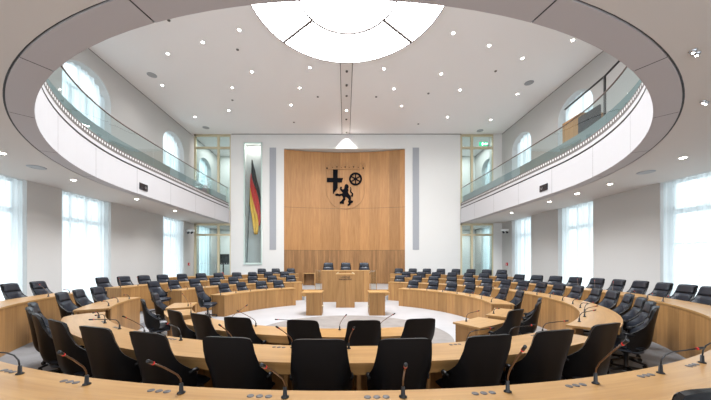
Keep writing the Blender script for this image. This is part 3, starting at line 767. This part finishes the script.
seat = {
 'B near': [-33.2, -25.3, -17.4, -5.8, 3.5, 12.8],
 'B right gap': [35.5], 'B right round': [50.5, 59.5],
 'B far right': [80.8, 91.6, 101.3, 110.9, 120.9, 131.2, 142.1],
 'B left gap': [-56.5], 'B left small': [-73.5],
 'B far left': [-104.0, -114.9, -124.6, -134.8, -144.5],
 'C near': [-47.9, -41.6, -35.0, -28.4, -21.8, -15.3, -8.4, -1.5, 4.9, 11.5, 18.1, 25.2],
 'C left block': [-65.2, -71.7, -78.2],
 'C far left': [-98.7, -106.2, -114.4, -122.4, -130.3, -138.5, -146.8, -155.4],
 'C right': [43.5, 49.6, 55.6, 62.0, 68.4, 75.0, 81.9, 88.6, 95.4, 102.2, 109.2, 116.4, 123.4, 131.1, 138.9, 146.4, 154.1],
 'D near': [11.0],
 'D left side': [-80.2, -74.4],
 'D right': [67.3, 71.6, 76.4, 81.4, 86.6, 91.6, 97.3, 102.6, 108.1, 113.7, 119.2, 125.2, 130.9, 136.7, 142.8, 148.6, 154.6],
 'D far left': [-95.2, -100.7, -106.4, -112.0, -118.3, -124.3, -130.5, -137.1, -143.1, -149.2, -155.6],
 'E left': [-149.3, -154.3, -159.8],
 'E right': [124.7, 129.2, 134.3, 139.2, 144.3, 149.2, 154.2, 159.3],
}
micD = [-18.2, -13.0, -7.5, -2.4, 3.1, 8.3, 13.5, 18.6, 23.4]
micC = [-46, -39.8, -33.2, -26.5, -19.7, -12.4, -5.3, .9, 8.0, 14.8, 21.0, 27.5]
desk('B', -41.5, 17.3, 'innermost curved oak desk closest to the camera, six seats', seat['B near'], open0=None)
desk('B', 29.5, 41.5, 'short oak desk segment with open end, right of the innermost near desk', [], p0=39.5, name='short_desk')
desk('B', 46.5, 62.5, 'short oak desk segment with rounded end, right side of the innermost ring', [], p0=58.5, round1=.45, open1=None, name='short_desk')
desk('B', 73.4, 145.8, 'innermost curved oak desk at the far right of the rostrum', [])
desk('B', -60, -48.5, 'short oak desk in the innermost ring on the left, nearer one', [], p0=-59.8, p1=-57.5, name='short_desk')
desk('B', -77, -64.5, 'short oak desk in the innermost ring on the left, farther one', [], p0=-76.8, p1=-74.5, name='short_desk')
desk('B', -150.1, -102.5, 'innermost curved oak desk at the far left of the rostrum', [])
desk('C', -53.5, 31, 'long curved oak desk in the second ring, closest to the camera', seat['C near'], round0=.32, open0=None, p0=-50, sockets=micC)
desk('C', -80.5, -59, 'curved oak desk block in the second ring on the left side', seat['C left block'], p1=-61.5)
desk('C', -159, -100.5, 'curved oak desk in the second ring at the far left', [])
desk('C', 37, 157.7, 'long curved oak desk in the second ring sweeping round the right side', [], round0=.45, p0=40, open0=None)
desk('D', -82, 159.8, 'great outer oak desk sweeping from the left wall past the camera to the far right', [], sockets=micD)
desk('D', -160.1, -93, 'curved oak desk in the third ring at the far left', [])
desk('E', -161.9, -116.8, 'rearmost curved oak desk by the back left wall', [], low=.45)
desk('E', 119.8, 161.8, 'rearmost curved oak desk by the back right wall', [], low=.45)

# ------------------------------------------------------------------ swivel chair (faces +y, origin on the floor)
def bx_prof(v):
    """v 0..1 up the shell -> half width, back y, wing depth, z"""
    K = [(0.0, .235, -.18, .10, .40), (.14, .268, -.245, .22, .46), (.30, .285, -.275, .27, .56), (.40, .288, -.285, .26, .645), (.48, .276, -.293, .17, .71), (.58, .258, -.303, .09, .79), (.78, .240, -.325, .045, .93), (.95, .228, -.345, .035, 1.045), (1.0, .217, -.35, .03, 1.07)]
    for a, b in zip(K, K[1:]):
        if v <= b[0]:
            t = (v-a[0])/(b[0]-a[0]); return [a[i]*(1-t)+b[i]*t for i in range(1, 5)]
    return list(K[-1][1:])
def shell_pt(u, v, th=0, top_r=.0):
    w_, yb, wing, z = bx_prof(v)
    x = w_*math.copysign(abs(u)**.92, u) if u else 0
    y = yb+wing*abs(u)**3.2
    if v > .9: z -= .018*abs(u)**6
    # offset inwards by th
    ny = 1; nx = -math.copysign(min(1.2, wing*3.2*abs(u)**2.2/max(w_, .1)), u) if u else 0
    l = math.hypot(nx, ny); return (x+nx/l*th, y+ny/l*th, z)
def make_chair():
    root = empty('swivel_chair', (0, 0, 0))
    mb = MB(); NU, NV = 20, 18
    U_ = [-1+2*i/NU for i in range(NU+1)]; V_ = [j/NV for j in range(NV+1)]
    outer_ = [[shell_pt(u, v, 0) for v in V_] for u in U_]; inner_ = [[shell_pt(u*.985, v, .032) for v in V_] for u in U_]
    mb.grid(outer_); mb.grid([r for r in inner_][::-1])
    for j in range(NV):
        for k, s_ in ((0, 1), (NU, -1)):
            f = [outer_[k][j], outer_[k][j+1], inner_[k][j+1], inner_[k][j]]; mb.face(f if s_ > 0 else f[::-1], smooth=True)
    for i in range(NU):
        f = [outer_[i][NV], outer_[i+1][NV], inner_[i+1][NV], inner_[i][NV]]; mb.face(f, smooth=True)
        f = [outer_[i][0], outer_[i+1][0], inner_[i+1][0], inner_[i][0]]; mb.face(f[::-1], smooth=True)
    mb.build('back_shell', M['leather'], root)
    for nm_, v0, v1, th in (('upper_back_cushion', .70, .985, .062), ('lower_back_cushion', .22, .69, .066)):
        mb = MB(); P = []
        for i in range(15):
            u = -.93+1.86*i/14; row = []
            for j in range(9):
                t = j/8; v = v0+(v1-v0)*t; e = min(1, 1.9*math.sqrt(max(0, 1-abs(2*t-1)**4)))*min(1, 1.7*math.sqrt(max(0, 1-abs(u/.95)**6)))
                row.append(shell_pt(u, v, .030+(th-.030)*e))
            P.append(row)
        mb.grid(P[::-1]); mb.build(nm_, M['cushion'], root)
    mb = MB(); mb.rbox(-.235, .235, -.21, .25, .425, .50, .06, .015); mb.build('seat', M['cushion'], root)
    mb = MB(); mb.rbox(-.20, .20, -.20, .20, .375, .423, .06); mb.build('seat_pan', M['edge'], root)
    for s_ in (-1, 1):
        mb = MB(); x = s_*.275
        mb.tube([(x*.98, -.10, .645), (x, -.06, .655), (x, -.01, .655), (x*.97, .02, .645)], [.016, .022, .022, .014], 8)
        a = mb.build('armrest', M['leather'], root)
        mb = MB(); mb.tube([(x, -.01, .64), (x*.95, -.02, .52), (x*.55, -.03, .385)], .011, 6); mb.build('strut', M['chrome'], a)
    mb = MB(); mb.lathe([(0, .38), (.06, .38), (.06, .33), (.03, .32), (.028, .10), (.045, .09), (.045, .06), (0, .06)], 14); mb.build('column', M['blackmetal'], root)
    mb = MB()
    for k in range(4):
        a = R_(45+90*k); d = Vector((math.cos(a), math.sin(a), 0)); mb.tube([tuple(d*.02+Vector((0, 0, .095))), tuple(d*.30+Vector((0, 0, .062)))], [.026, .014], 8)
    ba = mb.build('star_base', M['blackmetal'], root)
    for k in range(4):
        a = R_(45+90*k); mb = MB(); c = Vector((math.cos(a)*.29, math.sin(a)*.29, .028)); t = Vector((-math.sin(a), math.cos(a), 0))*.018
        mb.tube([tuple(c-t), tuple(c+t)], .028, 12); mb.build('caster', M['blackmetal'], ba)
    return root
chair0 = make_chair(); CK = kidmap(chair0); used = [False]
def place(x, y, z, rz, lab, grp, sc=1):
    if not used[0]: o = chair0; used[0] = True
    else: o = copy_tree(chair0, CK)
    o.location = (x, y, z); o.rotation_euler.z = rz; o.scale = (sc,)*3
    if abs(z-.75) > .01 and 'back-turned' not in lab and y > 5.6: o.scale.x = 1.06
    return tag(o, lab, 'chair', grp)
ORD = ['first', 'second', 'third', 'fourth', 'fifth', 'sixth', 'seventh', 'eighth', 'ninth', 'tenth', 'eleventh', 'twelfth', 'thirteenth', 'fourteenth', 'fifteenth', 'sixteenth', 'seventeenth']
desc = {
 'B near': ('back-turned black chair at the innermost near desk', 'left'), 'B right gap': ('black chair beside the short open-ended desk right of centre', None),
 'B right round': ('black chair facing left at the rounded short desk', 'near'), 'B far right': ('black chair, front row of the far right block', 'aisle'),
 'B left gap': ('black chair at the nearer short desk on the left of the innermost ring', None), 'B left small': ('black chair at the farther short desk on the left of the innermost ring', None),
 'B far left': ('black chair, front row of the far left block', 'open left end'), 'C near': ('large back-turned black chair at the second-ring desk', 'left'),
 'C left block': ('black chair at the oak block on the left side', 'near'), 'C far left': ('black chair, second row of the far left block', 'open left end'),
 'C right': ('black chair, second row sweeping round the right side', 'near'), 'D near': ('black chair top just showing at the bottom right edge', None),
 'D left side': ('black chair behind the outer desk by the left pier', 'far'), 'D right': ('black chair, third row along the right wall', 'right edge'),
 'D far left': ('black chair, third row of the far left block', 'open left end'), 'E left': ('black chair, rearmost row left of the rostrum', 'left'), 'E right': ('black chair, rearmost row right of the rostrum', 'right'),
}
def seqlab(base, i, n, frm):
    if n == 1 or frm is None: return base
    return '%s, %s from %s' % (base, ORD[i], {'left': 'left', 'near': 'near end', 'far': 'far end', 'aisle': 'near end', 'right': 'right', 'right edge': 'right picture edge', 'open left end': 'left end'}[frm])
for key, angs in seat.items():
    ring = key[0]; base, frm = desc[key]
    order = sorted(angs)
    if key in ('E right',): order = sorted(angs)
    if key in ('B far left', 'C far left', 'D far left', 'E left'): order = sorted(angs, reverse=True)
    if key == 'D left side': order = sorted(angs)
    if key == 'C left block': order = sorted(angs, reverse=True)
    for i, a in enumerate(order):
        jit = random.uniform(-5, 5) if ring != 'E' else random.uniform(-3, 3); x, y, z = rp(RAD[ring]+(.50 if key == 'D near' else .57 if 'near' in key else .63 if a < 0 else .59), a, LVL[ring])
        if key == 'D near': jit = 0
        if a == -104.0:
            jit = 14; x, y, z = rp(4.66, -99.5, 0)
        place(x, y, z, R_(a+jit), seqlab(base, i, len(order), frm), {'B': 'black swivel chairs of the innermost ring', 'C': 'black swivel chairs of the second ring', 'D': 'black swivel chairs of the third ring', 'E': 'black swivel chairs of the rearmost rows'}[ring])

# ------------------------------------------------------------------ microphones
def mic_proto(kind):
    root = empty('microphone', (0, 0, 0))     # leans towards -y
    mb = MB(); mb.lathe([(0, 0), (.024, 0), (.024, .006), (.013, .012), (.011, .06), (0, .064)], 12); mb.build('base', M['blackmetal'], root)
    if kind == 0: P = [(0, 0, .05), (0, -.008, .09), (0, -.045, .13), (0, -.17, .215), (0, -.29, .285)]; m = M['warm_reflection']
    elif kind == 1: P = [(0, 0, .05), (0, -.01, .10), (0, -.04, .135), (0, -.09, .152), (0, -.29, .175)]; m = M['blackmetal']
    else: P = [(0, 0, .05), (0, -.012, .085), (0, -.045, .11), (0, -.09, .11)]; m = M['blackmetal']
    mb = MB(); mb.tube(P, .0052 if kind < 2 else .007, 8); g = mb.build('gooseneck', m, root)
    e = Vector(P[-1]); d = (Vector(P[-1])-Vector(P[-2])).normalized()
    mb = MB(); mb.tube([tuple(e-d*.004), tuple(e), tuple(e+d*.040), tuple(e+d*.045)], [.006, .0095, .010, .006], 10); mb.build('head', M['blackmetal'], root)
    mb = MB(); mb.tube([tuple(e-d*.012), tuple(e-d*.004)], .0098, 10); mb.build('light_ring', M['red'], root)['label'] = 'small red light ring'
    return root
MP = [mic_proto(k) for k in range(3)]; MK = [kidmap(p) for p in MP]; mused = [0, 0, 0]
def mic(kind, ring, a, turn, lab, dr=.08, sc=(1, 1, 1)):
    if not mused[kind]: o = MP[kind]; mused[kind] = 1
    else: o = copy_tree(MP[kind], MK[kind])
    x, y, z = rp(RAD[ring]+dr, a, LVL[ring]+.751)
    o.location = (x, y, z); o.rotation_euler.z = R_(a+turn); o.scale = sc; tag(o, lab, 'microphone', 'slim desk microphones')
# local -y points outward (away from the ring centre)
kd = [1, 0, 0, 0, 0, 0, 0, 1, 1]; tn = [-70, 34, 10, -6, -12, -17, -17, 74, 78]
for i, a in enumerate(micD):
    mic(kd[i], 'D', a, tn[i], 'slim gooseneck microphone on the nearest desk edge, %s from the left' % ORD[i], sc=(1, .72, 1.14) if i in (5, 6) else (1, 1, 1))
kc = [1, 1, 0, 0, 1, 0, 0, 0, 0, 1, 1, 1]
tc_ = [50, 60, -12, 20, -100, 10, -14, 8, 26, 80, 70, 60]
for i, a in enumerate(micC):
    mic([2, 1, 1, 0, 1, 0, 0, 0, 2, 1, 1, 1][i], 'C', a, tc_[i], 'slim gooseneck microphone on the near second-ring desk, %s from the left' % ORD[i])
for i, a in enumerate([-37, -28.5, -20.5, -10.5, -.5, 8.5]):
    mic([1, 0, 0, 1, 0, 0][i], 'B', a, [50, 160, -30, -60, 20, 30][i], 'slim microphone on the near innermost desk, %s from the left' % ORD[i])
mic(1, 'B', 33, 80, 'slim gooseneck microphone on the short open-ended desk at right of centre')
mic(2, 'B', 50, 40, 'slim microphone on the rounded short desk at right of centre')
mic(1, 'B', -51, -100, 'slim microphone on the nearer short desk at left of centre')
mic(0, 'B', -67, -60, 'tall slim microphone on the farther short desk at left of centre')
mn = {'B far right': 'front desk of the far right block', 'B far left': 'front desk of the far left block', 'C left block': 'oak block on the left side', 'C far left': 'second desk of the far left block', 'C right': 'second-ring desk round the right side',
      'D left side': 'outer desk by the left wall', 'D right': 'outer desk along the right wall', 'D far left': 'third desk of the far left block'}
for key, nm_ in mn.items():
    ring = key[0]; order = sorted(seat[key], reverse=(key[-4:] == 'left' or 'left block' in key))
    for i, a in enumerate(order):
        kind = 2; turn = 0
        if key == 'D right' and i in (3, 4, 5): kind, turn = 0, 55
        if key == 'D left side' and i == 1: kind, turn = 0, -30
        if key == 'D far left' and i in (0, 1): kind, turn = 0, -40
        if key == 'C right' and i in (0, 1, 2): kind, turn = 1, 60
        mic(kind, ring, a+math.degrees(.22/RAD[ring])*(1 if a < 0 else -1), turn, 'microphone on the %s, %s from near end' % (nm_, ORD[i]), .06)

# ------------------------------------------------------------------ rostrum
ro = empty('rostrum_bench', (-.06, 13.75, 0), 0, 'raised oak presiding bench in front of the curved wood wall', 'bench')
mb = MB(); mb.box(-1.13, 1.13, 0, .05, .0, 1.46); mb.build('front_panel', M['panel'], ro)
for s_ in (-1, 1):
    mb = MB(); mb.box(min(s_*1.13, s_*1.08), max(s_*1.13, s_*1.08), .05, .75, 0, 1.40); mb.build('side_panel', M['panel'], ro)
mb = MB(); mb.box(-1.15, 1.15, -.01, .62, 1.46, 1.50, swap=False); mb.build('bench_top', M['top'], ro)
mb = MB(); mb.box(-1.07, 1.07, .76, 1.54, 0, .75); mb.build('raised_floor', M['panel'], ro)
for s_ in (-1, 1):
    gs = empty('glass_screen', (-.06+s_*1.32, 13.78, 0), 0, 'small glass side screen with pale posts %s of the presiding bench' % ('left' if s_ < 0 else 'right'), 'screen', 'glass screens beside the bench')
    mb = MB(); mb.box(-.13, .13, .0, .012, .55, 1.50); mb.build('glass', M['glasst'], gs)
    mb = MB(); mb.box(-.15, -.125, -.01, .02, 0, 1.53); mb.box(.125, .15, -.01, .02, 0, 1.53); mb.build('posts', M['panel'], gs)
    mb = MB(); mb.box(-.14, .14, .03, .5, 0, .5); mb.build('step_block', M['panel'], gs)
for i, x in enumerate((-.97, -.06, .90)):
    place(x, 14.88, .75, R_(180), 'black chair behind the presiding bench, %s of three' % ['left', 'middle', 'right'][i], 'chairs behind the presiding bench', 1.05)
le = empty('lectern', (-.085, 12.0, 0), 0, 'oak speaker lectern with small dark lettering in front of the bench', 'lectern')
mb = MB(); mb.box(-.385, .385, 0, .04, 0, 1.36); mb.build('front_panel', M['panel'], le)
for s_ in (-1, 1):
    mb = MB(); mb.box(min(s_*.385, s_*.35), max(s_*.385, s_*.35), .04, .55, 0, 1.34); mb.build('side_panel', M['panel'], le)
mb = MB(); mb.box(-.40, .40, -.01, .56, 1.36, 1.40); mb.build('lectern_top', M['top'], le)
for s_ in (-1, 1):
    mb = MB(); x = s_*.33; mb.tube([(x, .06, 1.40), (x, .05, 1.44), (x-s_*.06, .0, 1.47)], .012, 8); mb.lathe([(0, .05), (.03, .04), (.035, .0), (0, 0)], 10, (x, .06, 1.40)); mb.build('microphone_base', M['brass'], le)
def text(s_, size, x, y, z, m, parent, bold=.0):
    c = bpy.data.curves.new('lettering', 'FONT'); c.body = s_; c.size = size; c.align_x = 'CENTER'; c.extrude = .003; c.offset = bold
    t = bpy.data.objects.new('lettering', c); COL.objects.link(t); bpy.context.view_layer.update()
    me = bpy.data.meshes.new_from_object(t.evaluated_get(bpy.context.evaluated_depsgraph_get())); bpy.data.objects.remove(t)
    o = bpy.data.objects.new('lettering', me); COL.objects.link(o); me.materials.append(m); o.parent = parent; o.location = (x, y, z); o.rotation_euler = (R_(90), 0, 0); return o
text('LANDTAG', .085, 0, -.006, 1.235, M['text'], le, .002)
text('RHEINLAND-PFALZ', .062, 0, -.006, 1.155, M['text'], le, .002)
for s_, lab in ((-1, 'left'), (1, 'right')):
    x = -1.195 if s_ < 0 else 1.035
    t = empty('side_desk', (x, 10.2, 0), 0, 'small oak clerk desk %s of the lectern' % lab, 'desk', 'small oak desks flanking the lectern')
    mb = MB(); mb.box(-.275, .275, 0, .04, 0, .78); mb.build('front_panel', M['lowwood'] if False else M['panel'], t)
    for q in (-1, 1):
        mb = MB(); mb.box(min(q*.275, q*.24), max(q*.275, q*.24), .04, .7, 0, .78); mb.build('side_panel', M['panel'], t)
    mb = MB(); mb.box(-.28 if s_ > 0 else -.44, .28 if s_ < 0 else .44, -.01, .8, .78, .815); mb.build('worktop', M['top'], t)
    mb = MB(); mb.box(min(s_*.28, s_*.34), max(s_*.28, s_*.34), .1, .2, .50, .66); mb.build('white_box', M['white'], t, .008)
    mb = MB(); mb.tube([(-s_*.28, .1, .31), (-s_*.33, .1, .31)], .035, 10); mb.build('cable_port', M['brass'], t)
# low open shelf on the platform left of the bench
sf = empty('open_cabinet', (-2.33, 17.9, .455), 0, 'small open oak cabinet by the curved wood wall, left of the bench', 'cabinet')
mb = MB(); mb.box(-.36, .36, 0, .45, .72, .76); mb.build('cabinet_top', M['top'], sf)
for q in (-1, 1):
    mb = MB(); mb.box(min(q*.36, q*.32), max(q*.36, q*.32), 0, .45, 0, .72); mb.build('side_panel', M['panel'], sf)
mb = MB(); mb.box(-.32, .32, .41, .45, 0, .72); mb.build('back_panel', M['lowwood'], sf)
# red object left on the desk at the back left
X, Y, Z = rp(8.75+.25, -134.3, 1.201)
mb = MB(); mb.lathe([(0, .16), (.05, .13), (.075, .06), (.07, 0), (0, 0)], 12); tag(mb.build('red_object', M['redp'], loc=(X, Y, Z)), 'small red object standing on the rearmost left desk', 'small object')

for o in list(COL.objects):
    if '_k' in o: del o['_k']
